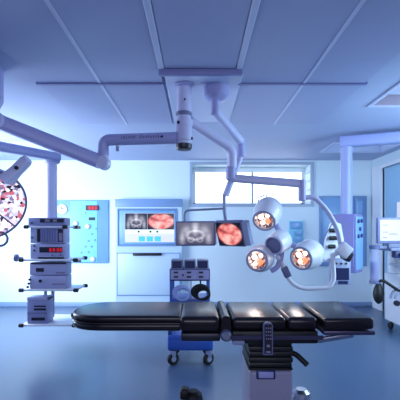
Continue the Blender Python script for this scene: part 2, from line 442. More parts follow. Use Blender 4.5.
obj('handle', B(-1.13, -.62, y0-.065, y0-.021, .925, .975, .012, 2), 'dark', dr)
dsp = thing('wall_display', 'wide display with radiograph, red endoscope view and icon bar inside the wall cabinet', 'monitor', ((SX0+SX1)/2, YB-.05, SZ0+.02))
yd = y0-.002
obj('bezel', B(SX0+.005, SX1-.005, yd+.002, YB-.021, SZ0+.005, SZ1-.005, .008, 2), 'pblue', dsp)
def scr(name, m, x0, x1, z0, z1, par, y=None, t=.004): return obj(name, B(x0, x1, (yd-t) if y is None else y-t, (yd+.002) if y is None else y, z0, z1), m, par)
ax0, ax1, az0, az1 = -1.275, -.40, 1.16, 1.675
scr('screen', 'screenwhite', ax0, ax1, az0, az1, dsp, t=.002)
scr('radiograph_picture', 'xray2', ax0+.005, -.88, 1.385, az1-.005, dsp)
scr('endoscope_picture', 'endo', -.875, ax1-.005, 1.385, az1-.005, dsp)
M['greenish'] = mat('menu_bar_tint', S(205, 225, 205), .3, emit=S(205, 228, 205), es=.6, vary=0)
scr('menu_bar', 'greenish', ax0+.005, ax1-.005, 1.315, 1.38, dsp)
for x in (-1.05, -.84, -.72): scr('menu_icon', 'dark', x, x+.035, 1.33, 1.365, dsp, t=.006)
M['icon'] = mat('icon_cyan', S(70, 165, 205), .3, emit=S(60, 170, 210), es=.6, vary=0)
for k in range(3):
    x = -1.03+.14*k
    scr('menu_button', 'icon', x, x+.11, 1.175, 1.265, dsp, t=.006)

# ------------------------------------------------------------------ left control panel on the back wall
cp = thing('control_panel', 'square blue theatre control panel with clock and red readout on the back wall', 'control panel', (-2.05, YB-.02, .785))
PX = lambda px: (px-VX)*YB/F
PZ = lambda py: CAMH-(py-HY)*YB/F
x0, x1, z0, z1 = PX(56), PX(108.5), PZ(263), PZ(200)
obj('plate', B(x0, x1, YB-.035, YB-.001, z0, z1, .008, 2), 'pblue', cp)
obj('centre_field', B(PX(71), PX(98), YB-.041, YB-.034, z0+.02, z1-.02, .003, 1), 'cyan', cp, label='cyan centre field of the panel')  # cyan band laid over the middle of the blue plate
bm = NB(); cyl(bm, (PX(63), YB-.036, PZ(209.5)), (PX(63), YB-.06, PZ(209.5)), .092, bev=.008); clk = obj('clock_face', bm, 'white', cp, label='round white clock face')
bm = NB(); c = Vector((PX(63), YB-.063, PZ(209.5)))
tube(bm, [c, c+Vector((.045, 0, .035))], .006, n=6); tube(bm, [c, c+Vector((-.012, 0, .04))], .006, n=6)
obj('clock_hand', bm, 'midgrey', clk)
def onplate(name, m, a, b, c_, d, t=.012): return obj(name, B(PX(a), PX(b), YB-.042-t, YB-.036, PZ(d), PZ(c_), .003, 1), m, cp)
rd = onplate('readout', 'dark', 86.5, 99.5, 205.5, 210.5)
for k, s in enumerate((89.0, 92.2, 95.4)): obj('digit', B(PX(s), PX(s+2.4), YB-.057, YB-.053, PZ(209.8), PZ(206.2)), 'red', rd)
onplate('socket', 'dark', 89.5, 95.5, 217.5, 220.3); onplate('socket', 'dark', 74.5, 81, 226, 229); onplate('socket', 'dark', 75, 81.5, 259, 262)
for (a, b) in ((76.5, 223.5), (88.5, 226.5), (93.5, 259.0)):
    bm = NB(); lathe(bm, (PX(a), YB-.04, PZ(b)), (0, -1, 0), [(.05, 0), (.048, .02), (.035, .04), (.0, .05)], 16); obj('dial', bm, 'white', cp)
for (a, b) in ((92.5, 234), (89, 241), (95.5, 240), (86, 246.5), (92, 246.5), (82, 252.5), (89, 252), (86, 258.5), (96.5, 228.5), (86, 213)):
    bm = NB(); cyl(bm, (PX(a), YB-.04, PZ(b)), (PX(a), YB-.052, PZ(b)), .017, n=12); obj('push_button', bm, 'cabframe', cp)

# blue service panel behind the right pendant, conduit box and the gas outlet strip
sp_ = thing('service_panel', 'blue rectangular service panel on the back wall behind the right pendant', 'wall panel', (PX(343), YB-.02, PZ(262)))
obj('plate', B(PX(319), PX(366), YB-.03, YB-.001, PZ(266), PZ(196), .006, 2), 'pblue', sp_)
bm = NB()
for a in ((319, 366, 196, 198), (319, 366, 264, 266), (319, 321, 198, 264), (364, 366, 198, 264)): box(bm, PX(a[0]), PX(a[1]), YB-.04, YB-.028, PZ(a[3]), PZ(a[2]))
obj('edging', bm, 'cabframe', sp_)
cb = thing('junction_box', 'narrow blue junction box on the wall beside the right pendant column', 'junction box', (PX(357.5), YB-.05, PZ(215)))
obj('housing', B(PX(353.5), PX(361.5), YB-.1, YB-.041, PZ(216), PZ(198.5), .008, 2), 'cabframe', cb)
obj('cover', B(PX(355), PX(360), YB-.106, YB-.098, PZ(214), PZ(201.5), .004, 1), 'pblue', cb)
go = thing('gas_outlet', 'small cyan gas outlet strip on the back wall behind the lamp cluster', 'gas outlet', (PX(295), YB-.02, PZ(243)))
obj('back_plate', B(PX(289), PX(303), YB-.025, YB-.001, PZ(244), PZ(221), .005, 1), 'cyan', go)
for (a, b, c_, d) in ((290, 301, 222, 229), (294, 302, 231, 235.5), (293, 301.5, 237, 242)):
    obj('outlet', B(PX(a), PX(b), YB-.055, YB-.024, PZ(d), PZ(c_), .01, 2), 'pblue', go)

# ------------------------------------------------------------------ main ceiling column with the left swing arm
col = Vector((-.112, 3.42, 0))
cc = thing('ceiling_column', 'lavender ceiling column with dark end cap and long arm reaching left', 'ceiling mount', (col.x, col.y, CEIL-.0225))
def Z(py, Y): return CAMH-(py-HY)*Y/F
bm = NB(); lathe(bm, (col.x, col.y, CEIL-.0225), (0, 0, -1), [(0, 0), (.085, 0), (.085, .012), (.066, .02), (.066, .03), (0, .03)], 32); obj('ceiling_flange', bm, 'lavd', cc)
bm = NB(); cyl(bm, (col.x, col.y, CEIL-.05), (col.x, col.y, Z(148, 3.42)), .062, n=32); obj('tube', bm, 'lav', cc)
bm = NB(); lathe(bm, (col.x, col.y, Z(114, 3.42)), (0, 0, 1), [(.0625, -.02), (.068, -.016), (.068, 0), (.07, .005), (.066, .012), (.0625, .014)], 32); obj('collar', bm, 'midgrey', cc)
bm = NB(); lathe(bm, (col.x, col.y, Z(124, 3.42)), (0, 0, -1), [(.0625, -.03), (.07, -.02), (.07, .14), (.0625, .15)], 32); obj('sleeve', bm, 'lav', cc)
bm = NB(); lathe(bm, (col.x, col.y, Z(144, 3.42)), (0, 0, -1), [(.0625, 0), (.069, .004), (.069, .035), (.06, .05), (.0, .052)], 32); obj('end_cap', bm, 'dark', cc)
for (px, py) in ((179.3, 122.5), (191.5, 138.5), (184.5, 100)):
    p = P(px, py, 3.37 if px < 190 else 3.40); bm = NB()
    d = Vector((p.x-col.x, p.y-col.y, 0)).normalized(); q = Vector((col.x, col.y, p.z))+d*.06; cyl(bm, q, q+d*.018, .014 if px != 184.5 else .008, n=12); obj('screw', bm, 'dark', cc)
# horizontal arm
el = P(104.5, 140, 3.55)
a0 = P(178, 138, 3.40)
pts = fillet([a0, P(103.2, 140.2, 3.55), P(103.2, 156, 3.55)], .075, 8)
bm = NB(); sweep(bm, pts, circ(.05, 20)); obj('swing_arm', bm, 'lavd', cc)
# illegible lettering on the arm: small dark characters
bm = NB(); random.seed(3)
px = 122.5
for k in range(22):
    if k == 9: px += 3.2
    t = (px-104.5)/(178-104.5)
    y = 3.55+(3.40-3.55)*t
    c = P(px, 139.9-2.0*t-.3, y)
    w = .0075; h = random.choice((.020, .020, .026))
    yy = c.y-.0555
    box(bm, c.x, c.x+w*.45, yy, yy+.008, c.z-.010, c.z-.010+h)
    if k % 2: box(bm, c.x+w*.45, c.x+w*1.1, yy, yy+.008, c.z-.008+(h*.4 if k % 3 else 0), c.z-.004+(h*.4 if k % 3 else 0))
    px += 1.66
cyl(bm, P(162.5, 138, 3.43)+Vector((0, -.048, 0)), P(162.5, 138, 3.43)+Vector((0, -.056, 0)), .011, n=12)
obj('lettering', bm, 'screenblue', cc)
bm = NB(); q = P(117.5, 146, 3.52); cyl(bm, q, q+Vector((0, 0, -.045)), .014, n=12); obj('cable_stud', bm, 'grey', cc)

# ------------------------------------------------------------------ left dish lamp on its spring arm
dl = thing('surgical_light', 'large dish surgical light at the left edge with glittering faceted reflector', 'surgical light', P(103, 160, 3.55))
j = P(103.2, 160.5, 3.55)
bm = NB(); cyl(bm, (j.x, j.y, j.z+.085), (j.x, j.y, j.z-.02), .045, n=20, bev=.006); obj('joint', bm, 'lav', dl)
e = P(-2, 121.5, 3.3)
bm = NB(); lathe(bm, j+Vector((.0, -.062, -.022)), (0, 1, 0), [(0, 0), (.05, 0), (.06, .01), (.06, .115), (.05, .125), (0, .125)], 24); obj('spring_knuckle', bm, 'lav', dl)
bm = NB(); sweep(bm, [j+Vector((-.02, 0, -.015)), e], rrect(.11, .125, .04)); obj('spring_arm', bm, 'lavd', dl)
bm = NB(); lathe(bm, e+Vector((0, -.065, 0)), (0, 1, 0), [(0, 0), (.06, 0), (.07, .01), (.07, .12), (.06, .13), (0, .13)], 24); obj('arm_joint', bm, 'lav', dl)
nD = Vector((.60, -.66, -.45)).normalized(); cD = P(-12.5, 206, 3.0); RD = .28
up2 = Vector((.2, .3, .9))
back = cD-nD*.2
bm = NB(); tube(bm, [e, e+Vector((-.09, -.02, -.07)), Vector((cD.x-.24, 3.2, 2.02)), Vector((cD.x-.16, 3.16, cD.z+.3)), P(8, 176, 3.08)], .035, .08); obj('suspension_arm', bm, 'lavd', dl)
bm = NB(); lathe(bm, cD, -nD, [(RD, 0), (RD*1.03, .03), (RD*1.0, .1), (RD*.85, .18), (RD*.5, .24), (0, .26)], 40); obj('housing', bm, 'lav', dl)
bm = NB(); torus(bm, cD, nD, RD, .009, 48, 8); obj('rim', bm, 'midgrey', dl)
# faceted concave reflector
bm = NB(); a, b = frame_for(nD); rings = [cD-nD*.10]
R_ = [.04, .09, .14, .19, .235, .277]; prev = None
for ri, r in enumerate(R_):
    nseg = 30
    ring = [bm.verts.new(cD-nD*(.10*(1-(r/RD)**2)+.006)+(a*math.cos(2*PI*i/nseg)+b*math.sin(2*PI*i/nseg))*r+nD*random.uniform(-.006, .006)) for i in range(nseg)]
    if prev:
        for i in range(nseg): bm.faces.new((prev[i], prev[(i+1) % nseg], ring[(i+1) % nseg], ring[i]))
    else: bm.faces.new(ring)
    prev = ring
obj('reflector', bm, 'dishcells', dl, smooth=4)
bm = NB()
for k in range(3):
    an = k*2*PI/3+.4; d = a*math.cos(an)+b*math.sin(an)
    tube(bm, [cD-nD*.02, cD-nD*.0+d*RD*.97], .007, n=8)
obj('spider_strut', bm, 'midgrey', dl)
bm = NB(); lathe(bm, cD-nD*.05, nD, [(0, 0), (.045, 0), (.045, .06), (.025, .08), (.022, .16), (0, .165)], 20); obj('centre_handle', bm, 'grey', dl)
bm = NB(); p0, p1 = P(6, 181, 3.0), P(26, 161, 3.0)
sweep(bm, [p0, p0.lerp(p1, .25), p0.lerp(p1, .5), p1], lambda t: rrect(.17-.09*min(1, t*1.6), .08, .02)); obj('yoke_neck', bm, 'lav', dl)
bm = NB(); d = (p1-p0).normalized(); cyl(bm, p1-d*.05, p1+d*.025, .04, n=16, bev=.006); obj('yoke_end', bm, 'lav', dl)
bm = NB(); q = P(17, 168, 2.96); cyl(bm, q, q+Vector((0, -.02, 0)), .014, n=12); obj('screw', bm, 'dark', dl)
bm = NB(); torus(bm, P(0, 239, 2.9), (.3, -1, .1), .05, .009, 24, 8); obj('grab_ring', bm, 'midgrey', dl)

# ------------------------------------------------------------------ four-headed lamp cluster on the right arm
cl = thing('surgical_light', 'cluster surgical light with three lit round heads and a dark-faced hub on a curved yoke', 'surgical light', (col.x, col.y, Z(138, 3.42)))
s0 = Vector((col.x+.05, col.y+.04, Z(121, 3.45))); s1 = P(232, 148.5, 3.68)
bm = NB(); lathe(bm, (col.x, col.y, Z(119.5, 3.42)), (0, 0, -1), [(.063, 0), (.074, .003), (.074, .05), (.063, .053)], 32); obj('column_clamp', bm, 'lav', cl)
bm = NB(); sweep(bm, fillet([s0, s1, P(232, 168, 3.68)], .08, 7), rrect(.085, .085, .035)); obj('upper_arm', bm, 'lav', cl)
bm = NB(); q = P(231, 172, 3.68); cyl(bm, q+Vector((0, 0, .05)), q+Vector((0, 0, -.075)), .048, n=20, bev=.008); obj('elbow_joint', bm, 'lavd', cl)
q2 = P(300, 183.5, 3.6)
bm = NB(); sweep(bm, [P(229, 178, 3.68), q2], rrect(.05, .075, .02)); obj('spring_arm', bm, 'lav', cl)
bm = NB(); cyl(bm, P(302, 180, 3.6), P(302, 201, 3.6), .034, n=18, bev=.006); obj('drop_joint', bm, 'lavd', cl)
bm = NB(); tube(bm, [P(302, 198, 3.6), P(314, 196.5, 3.6), P(328, 211, 3.6), P(338, 230, 3.6), P(341, 247, 3.6)], .022, .1); obj('curved_tube', bm, 'lav', cl)
hb = P(343, 250, 3.6)
bm = NB(); box(bm, -.058, .058, -.06, .02, -.058, .058, .012, 2, mtx=Matrix.Translation(hb) @ Matrix.Rotation(math.radians(40), 4, 'Y')); obj('control_head', bm, 'white', cl)
bm = NB(); box(bm, -.03, .055, -.035, .045, -.045, .045, .012, 2, mtx=Matrix.Translation(hb+Vector((.05, .065, -.05))) @ Matrix.Rotation(math.radians(30), 4, 'Y')); obj('motor_block', bm, 'dark', cl)
bm = NB(); tube(bm, [P(343, 252, 3.6), P(332.5, 254, 3.6), P(334, 280, 3.6), P(329, 287.5, 3.6), P(304, 288.8, 3.6), P(294, 285, 3.6), P(287, 277, 3.6), P(283, 266, 3.6), P(277, 256, 3.58)], .02, .06); obj('yoke', bm, 'white', cl)
bm = NB(); tube(bm, [P(281, 258, 3.6), P(277, 268, 3.55), P(271, 271, 3.55)], .022, .03); obj('steering_handle', bm, 'lavd', cl)
bm = NB(); q = P(286, 272, 3.6); box(bm, -.03, .03, -.03, .03, -.05, .05, .01, 2, mtx=Matrix.Translation(q) @ Matrix.Rotation(math.radians(-25), 4, 'Y')); obj('yoke_bracket', bm, 'midgrey', cl)

def head(px, py, Y, n, R, L, lab, hub=False):
    n = Vector(n).normalized(); f = P(px, py, Y)
    bm = NB()
    lathe(bm, f, -n, [(R*.86, .012), (R*.92, .0), (R*1.02, .006), (R*1.12, L*.2), (R*1.24, L*.42), (R*1.27, L*.46), (R*1.27, L*.8), (R*1.12, L*.97), (R*.7, L*1.08), (0, L*1.12)] if not hub else [(R*.86, .012), (R*.92, 0), (R*1.02, .006), (R*1.1, L*.3), (R*1.15, L*.8), (R*.9, L), (0, L*1.1)], 36)
    h = obj('lamp_head', bm, 'white', cl, label=lab)
    if hub:
        bm = NB(); lathe(bm, f, -n, [(0, .008), (R*.3, .004), (R*.88, .01), (R*.9, .03)], 32); obj('hub_face', bm, 'midgrey', h); 
        bm = NB(); torus(bm, f, n, R*.9, .008, 32, 8); obj('rim', bm, 'lav', h)
        return h
    bm = NB(); torus(bm, f, n, R*.93, .010, 36, 8); obj('rim', bm, 'grey', h)
    bm = NB(); a, b = frame_for(n); prev = None
    for r in (.25, .5, .74, .9):
        ring = [bm.verts.new(f-n*(.055*(1-r*r)+.01)+(a*math.cos(2*PI*i/16)+b*math.sin(2*PI*i/16))*R*r+n*random.uniform(-.004, .004)) for i in range(16)]
        if prev:
            for i in range(16): bm.faces.new((prev[i], prev[(i+1) % 16], ring[(i+1) % 16], ring[i]))
        else: bm.faces.new(ring)
        prev = ring
    obj('reflector', bm, 'headcells', h, smooth=4)
    for (u, v, r, m_) in ((-.25, .2, .26, 'amber'), (.3, -.25, .26, 'warm'), (.25, .35, .2, 'warm'), (-.3, -.4, .2, 'warm')):
        bm = NB(); lathe(bm, f-n*.035+(a*u+b*v)*R, n, [(0, 0), (R*r*.8, 0), (R*r, .01), (R*r*.6, .024), (0, .03)], 14); obj('bulb', bm, m_, h)
    return h
h1 = head(264, 221, 3.55, (-.36, -.74, -.56), .102, .24, 'upper lit lamp head with a wire grip')
h2 = head(301, 258.5, 3.5, (-.66, -.72, -.2), .104, .23, 'right lit lamp head tilted left')
h3 = head(257, 260.5, 3.5, (-.42, -.89, -.16), .098, .16, 'lower left lit lamp head')
h4 = head(273.5, 245.5, 3.48, (-.62, -.72, -.3), .088, .19, 'central hub with dark face', True)
bm = NB(); tube(bm, [P(259, 203.5, 3.62), P(257.5, 198, 3.62), P(266, 194.5, 3.62), P(267.5, 198.5, 3.62)], .006, .015, n=8); obj('grip', bm, 'white', h1)
bm = NB()
hc = P(283, 240, 3.62)
for tgt in (P(275, 222, 3.66), P(306, 252, 3.64), P(268, 257, 3.62)): tube(bm, [hc, tgt], .026, n=12)
tube(bm, [hc, P(280, 262, 3.6)], .026, n=12)
obj('spider_bracket', bm, 'lavd', cl)

# ------------------------------------------------------------------ monitor boom
mc = Vector((.168, 3.47, CEIL-.0225))
mb = thing('monitor_boom', 'jointed ceiling boom carrying the two hanging monitors', 'ceiling boom', mc)
bm = NB(); lathe(bm, mc, (0, 0, -1), [(0, 0), (.108, 0), (.112, .01), (.108, .09), (.085, .115), (.04, .125), (0, .125)], 36); obj('ceiling_canopy', bm, 'lavd', mb)
bm = NB(); cyl(bm, P(215, 98, 3.47), P(215, 115, 3.47), .036, n=18, bev=.004); obj('neck', bm, 'lavd', mb)
m1 = P(241, 142, 3.92)
bm = NB(); sweep(bm, [P(215, 110.5, 3.47), m1], rrect(.075, .08, .03)); obj('upper_arm', bm, 'lav', mb)
bm = NB(); cyl(bm, P(241, 138, 3.92), P(241, 157, 3.92), .042, n=18, bev=.006); obj('elbow_joint', bm, 'lavd', mb)
m2 = P(225.5, 196, 3.98)
bm = NB(); sweep(bm, [P(241, 154, 3.92), m2], rrect(.06, .065, .025)); obj('lower_arm', bm, 'lav', mb)
bm = NB(); tube(bm, [P(224, 194, 3.98), P(224.5, 212, 4.0), P(226.5, 226, 4.03)], .018, .02); obj('drop_tube', bm, 'grey', mb)
bm = NB(); tube(bm, [P(224.5, 208.5, 3.99), P(184.5, 210.5, 4.04), P(184.5, 226, 4.06)], .011, .05); obj('cross_tube', bm, 'grey', mb)

def monitor(label, c, w, h, n, m, roll, pic, grip=.012):
    mt = orient(c, n) @ Matrix.Rotation(math.radians(roll), 4, 'Y')
    t = thing('monitor', label, 'monitor', c)
    bm = NB(); box(bm, -w/2, w/2, -.02, .03, -h/2, h/2, .008, 2, mtx=mt); obj('bezel', bm, m, t)
    bm = NB(); box(bm, -w*.4, w*.4, .03, .06, -h*.38, h*.38, .015, 2, mtx=mt); obj('back_shell', bm, m, t)
    bm = NB(); box(bm, -w/2+.014, w/2-.014, -.003, .003, -h/2+.014, h/2-.014)
    o = obj('screen', bm, pic, t)
    o.matrix_world = mt @ Matrix.Translation((0, -.021, 0)); 
    o.location = (mt @ Vector((0, -.021, 0)))-LOC[t]; o.rotation_euler = mt.to_euler()
    bm = NB(); box(bm, w/2-.01, w/2+grip, -.015, .05, -h/2+.01, h/2-.01, .006, 1, mtx=mt); obj('side_grip', bm, 'grey', t)
    return t
monitor('grey-bezelled hanging monitor showing a grey pelvis radiograph', P(195.5, 233.5, 3.98), .39, .245, (-.05, -1, .0), 'midgrey', -0.5, 'xray')
monitor('narrow hanging monitor turned sideways showing a red endoscope view', P(230.6, 233.5, 3.93), .32, .262, (-.6, -.7, -.33), 'midgrey', 0, 'endo', .055)

# ------------------------------------------------------------------ left equipment pendant (tower)
TY = 4.4
ep = thing('equipment_tower', 'ceiling-hung equipment tower with shelves and black corner bumpers beside the blue control panel', 'equipment tower', (-1.60, TY, .2))
bm = NB(); lathe(bm, (-1.86, 3.0, CEIL-.001), (0, 0, -1), [(0, 0), (.36, 0), (.37, .02), (.37, .26), (.33, .34), (.12, .37), (0, .37)], 40); obj('ceiling_canopy', bm, 'lavd', ep)
bm = NB(); cyl(bm, (-2.30, 3.21, 2.30), (-2.30, 3.21, 2.09), .075, n=24, bev=.01); obj('boom_pivot', bm, 'lavd', ep)
bm = NB(); sweep(bm, [(-1.86, 3.0, 2.262), (-2.33, 3.225, 2.262)], rrect(.12, .07, .025)); obj('upper_boom', bm, 'lavd', ep)
b1 = P(58, 157.5, TY); b0 = Vector((-2.31, 3.20, b1.z))
bm = NB(); sweep(bm, [b0, b1], rrect(.11, .095, .03)); obj('boom', bm, 'lavd', ep)
bm = NB(); q = P(52, 158, TY); cyl(bm, q+Vector((.0, 0, .052)), q+Vector((.0, 0, -.058)), .085, n=24, bev=.01); obj('boom_joint', bm, 'lavd', ep)
bm = NB(); q = P(51.5, 160, TY+.04); cyl(bm, q, (q.x, q.y, Z(220, TY)), .06, n=24); obj('column', bm, 'lav', ep)
bx0, bx1 = P(29, 0, TY).x, P(64.5, 0, TY).x
YFt = TY-.16; YBt = TY+.2
def tz(py): return Z(py, YFt)
obj('spine', B(-1.78, -1.5, YBt-.06, YBt, tz(292), tz(217), .01, 2), 'devd', ep)
bm = NB()
for x in (P(53.5, 0, TY+.12).x,): cyl(bm, (x, TY+.1, tz(290)), (x, TY+.1, tz(322)), .018, n=14)
obj('hanger_rod', bm, 'grey', ep)
bm = NB(); cyl(bm, (P(42, 0, TY).x, TY+.1, tz(290)), (P(42, 0, TY).x, TY+.1, tz(320)), .018, n=14); obj('hanger_rod', bm, 'grey', ep)
def tx(px): return (px-VX)*YFt/F
def shelf(px0, px1, py, th, YBt=YBt):
    s = obj('shelf', B(tx(px0), tx(px1), YFt-.02, YBt, tz(py)-th, tz(py), .006, 2), 'white', ep)
    for px in (px0, px1):
        for y in (YFt-.02, YBt-.02):
            bm = NB(); cyl(bm, (tx(px)-.025, y, tz(py)-th/2), (tx(px)+.025, y, tz(py)-th/2), .021, n=14, bev=.006); obj('corner_bumper', bm, 'black', s)
    return s
shelf(27, 65.5, 226, .02); shelf(22, 76, 259, .022); shelf(22, 76.5, 289, .022); shelf(22, 75, 324, .022, 4.74)
bm = NB(); q = Vector((tx(15.5), YFt+.02, tz(258))); cyl(bm, q, q+Vector((.07, 0, 0)), .012, n=10); obj('knob_stem', bm, 'grey', ep)
bm = NB(); cyl(bm, q+Vector((-.02, 0, 0)), q+Vector((.02, 0, 0)), .04, n=20, bev=.008); obj('clamp_knob', bm, 'midgrey', ep)

def device(name, label, px0, px1, py0, py1, m, cat='medical device', y0=None, dep=.18):
    y0 = YFt if y0 is None else y0
    x0, x1, z1, z0 = (px0-VX)*y0/F, (px1-VX)*y0/F, Z(py0, y0), Z(py1, y0)
    t = thing(name, label, cat, ((x0+x1)/2, y0+dep/2, z0))
    obj('case', B(x0, x1, y0, y0+dep, z0, z1, .008, 2), m, t)
    def on(nm, mm, a, b, c_, d, t_=.006, par=t):
        return obj(nm, B((a-VX)*y0/F, (b-VX)*y0/F, y0-t_, y0+.001, Z(d, y0), Z(c_, y0), .0015, 1), mm, par)
    def kn(nm, mm, px, py, r=.009, t_=.014):
        bm = NB(); q = Vector(((px-VX)*y0/F, y0, Z(py, y0))); cyl(bm, q+Vector((0, .001, 0)), q+Vector((0, -t_, 0)), r, n=12); return obj(nm, bm, mm, t)
    return t, on, kn
t, on, kn = device('signal_unit', 'flat lavender unit on top of the equipment tower', 28, 65, 217.6, 225.8, 'devd')
on('display', 'dark', 40, 64, 218.8, 222.5); kn('knob', 'dark', 32, 223); on('readout', 'inkgrey', 45, 50, 219.5, 221.8, .008); on('readout', 'inkgrey', 53, 57, 219.5, 221.8, .008)
t, on, kn = device('insufflator', 'lavender unit with a ribbed grey front on the tower, above the red-lit unit', 30, 64.5, 227.3, 243.3, 'dev')
on('front_recess', 'dark', 37, 63, 229, 242, .004); on('ribbed_panel', 'devd', 41, 58, 229.2, 241.8, .012)
bm = NB(); 
for k in range(6): box(bm, tx(42+2.6*k), tx(43+2.6*k), YFt-.017, YFt-.011, tz(241.5), tz(229.6))
obj('rib', bm, 'midgrey', t)
on('side_label', 'inkgrey', 59, 62.5, 233, 241, .007); kn('knob', 'dark', 32.3, 237.5)
t, on, kn = device('camera_control_unit', 'lavender unit with a red-lit readout on the middle tower shelf', 30, 64.5, 243.8, 258.8, 'dev')
rp = on('readout', 'dark', 39.5, 62.5, 247, 252.5, .006)
for a in (49.5, 53, 57, 60): on('digit', 'red', a, a+2.2, 248.2, 251.6, .009)
on('base_strip', 'dark', 38, 64, 257.2, 258.6); kn('knob', 'dark', 34.5, 250.5); kn('knob', 'dark', 34.5, 246); kn('knob', 'midgrey', 52.5, 255); kn('knob', 'midgrey', 61, 255)
t, on, kn = device('light_source', 'slim lavender unit with one dark window, upper of the pair on the lower tower shelf', 29.5, 66.5, 262.6, 275.2, 'dev')
on('window', 'dark', 36, 44, 268, 271.8); on('top_strip', 'dark', 31, 66, 262.8, 264.2); on('label_line', 'inkgrey', 56, 65, 272, 273.2)
t, on, kn = device('video_recorder', 'lavender unit with round dial and side clamps, below the slim dark-window unit', 29.5, 66.5, 275.7, 288.8, 'dev')
kn('dial', 'dark', 40.5, 281, .016); on('label_line', 'inkgrey', 52, 65, 283.5, 284.8)
for (px, py) in ((27.8, 279.5), (27, 283.5), (26, 287)): kn('side_clamp', 'dark', px+2.2, py, .012, .02)
t, on, kn = device('suction_unit', 'upright lavender box with two dark slots on the bottom tower shelf', 27, 47.5, 297.5, 323.8, 'devd')
on('slot', 'dark', 34, 46, 305.5, 307, .004); on('slot', 'dark', 34, 46, 308.3, 310.3); on('slot', 'dark', 31.5, 45, 317.5, 320.5); on('divider', 'midgrey', 27.3, 47.2, 312.4, 313.4)
obj('lid', B(tx(27), tx(47.5), YFt-.004, YFt+.18, tz(300.5), tz(297.2), .006, 2), 'dev', t)

# ------------------------------------------------------------------ right supply pendant
RY = 5.2
sp2 = thing('supply_pendant', 'right-hand ceiling pendant with horizontal boom, column and socket head', 'ceiling pendant', (P(346, 0, RY).x, RY, Z(270, RY)))
bm = NB(); e0 = P(340, 142.3, RY); e1 = Vector((2.95, 4.75, Z(142.3, RY)))
sweep(bm, [e0, e1], rrect(.15, .14, .03)); obj('boom', bm, 'pend', sp2)
bm = NB(); cyl(bm, (2.88, 4.78, CEIL-.001), (2.88, 4.78, 2.4), .11, n=24); obj('ceiling_mount', bm, 'lavd', sp2)
qx = P(346.5, 0, RY).x
bm = NB(); lathe(bm, (qx, RY, Z(147, RY)), (0, 0, -1), [(0, 0), (.085, 0), (.085, .05), (.073, .07), (.073, Z(147, RY)-Z(216, RY)), (0, Z(147, RY)-Z(216, RY))], 28); obj('column', bm, 'pend', sp2)
rot = Matrix.Translation((qx+.012, RY, 0)) @ Matrix.Rotation(math.radians(-40), 4, 'Z')
bm = NB(); box(bm, -.145, .145, -.14, .14, Z(272, RY), Z(214.5, RY), .012, 2, mtx=rot); obj('socket_head', bm, 'pendd', sp2)
bm = NB(); box(bm, .143, .157, -.13, .13, Z(269, RY), Z(217, RY), .004, 1, mtx=rot); fp = obj('socket_panel', bm, 'pblue', sp2)
for (u, zpy) in ((-.07, 221.5), (.05, 221), (-.01, 229), (-.07, 236), (.05, 235.5)):
    bm = NB(); p0 = rot @ Vector((.155, u, Z(zpy, RY))); p1 = rot @ Vector((.175, u, Z(zpy, RY))); cyl(bm, p0, p1, .026, n=14, bev=.004); obj('gas_socket', bm, 'dblue', fp)
bm = NB(); box(bm, -.13, .13, -.152, -.138, Z(266, RY), Z(222, RY), .004, 1, mtx=rot); obj('front_cover', bm, 'pendd', sp2)
# infusion pump plate
ip = thing('infusion_pump_stack', 'white plate with three black pumps beside the right pendant column', 'infusion pump', P(333, 262, 4.9))
bm = NB()
out = [P(324, 262, 4.9), P(326, 240, 4.9), P(331, 224, 4.9), P(335, 221.5, 4.9), P(341, 224, 4.9), P(344, 240, 4.9), P(344.5, 262, 4.9)]
fs = [bm.verts.new(p) for p in out]; bk = [bm.verts.new(p+Vector((0, .06, 0))) for p in out]
bm.faces.new(fs); bm.faces.new(bk[::-1])
for i in range(len(out)): bm.faces.new((fs[i], bk[i], bk[(i+1) % len(out)], fs[(i+1) % len(out)]))
obj('back_plate', bm, 'white', ip)
for (a, b, w) in ((328.5, 230.5, 8), (328.5, 238, 8), (327.5, 246.5, 7), (333, 254, 3)):
    p = P(a, b, 4.9); bm = NB(); cyl(bm, p+Vector((0, -.03, 0)), p+Vector((w*4.9/F, -.03, 0)), .026, n=14, bev=.006); obj('pump_barrel', bm, 'black', ip)
bm = NB(); tube(bm, [P(333, 222, 4.88), P(325, 236, 4.86), P(321, 250, 4.86), P(324, 261, 4.86)], .007, .06, n=8); obj('line', bm, 'midgrey', ip)
t, on, kn = device('patient_monitor', 'small grey monitor with dark blue screen below the white pump plate', 331.5, 351, 258.5, 285, 'grey', 'monitor', y0=4.8, dep=.1)
on('screen', 'screenblue', 335, 349, 268, 280, .006); on('key_strip', 'screenblue', 338, 348, 281, 284, .005)
for px in (336, 341, 346): kn('key', 'dark', px, 263.5, .013)
bm = NB(); q0 = P(345, 262, 4.93); tube(bm, [q0, q0+Vector((.02, .22, 0))], .02, n=10); obj('mount_bracket', bm, 'grey', t)

# ------------------------------------------------------------------ anaesthesia machine at the right edge
AY = 5.1
am = thing('anaesthesia_machine', 'white wheeled anaesthesia machine against the right-hand wall', 'anaesthesia machine', (2.86, 5.35, 0))
obj('cabinet_body', B(2.62, 3.1, AY, 5.6, .125, .78, .02, 3), 'white', am)
for k in range(3):
    d = obj('drawer', B(2.66, 3.08, AY-.015, AY+.005, .18+.19*k, .35+.19*k, .008, 2), 'white', am)
    obj('handle', B(2.76, 2.98, AY-.03, AY-.014, .30+.19*k, .325+.19*k, .006, 1), 'midgrey', d)
for x in (2.68, 3.04):
    for y in (5.16, 5.54):
        bm = NB(); cyl(bm, (x-.02, y, .055), (x+.02, y, .055), .055, n=20, bev=.008); w_ = obj('castor', bm, 'black', am)
        bm = NB(); box(bm, x-.03, x+.03, y-.02, y+.02, .09, .127, .005, 1); obj('castor_fork', bm, 'grey', w_)
obj('back_column', B(2.66, 3.1, 5.4, 5.6, .78, 1.2, .012, 2), 'white', am)
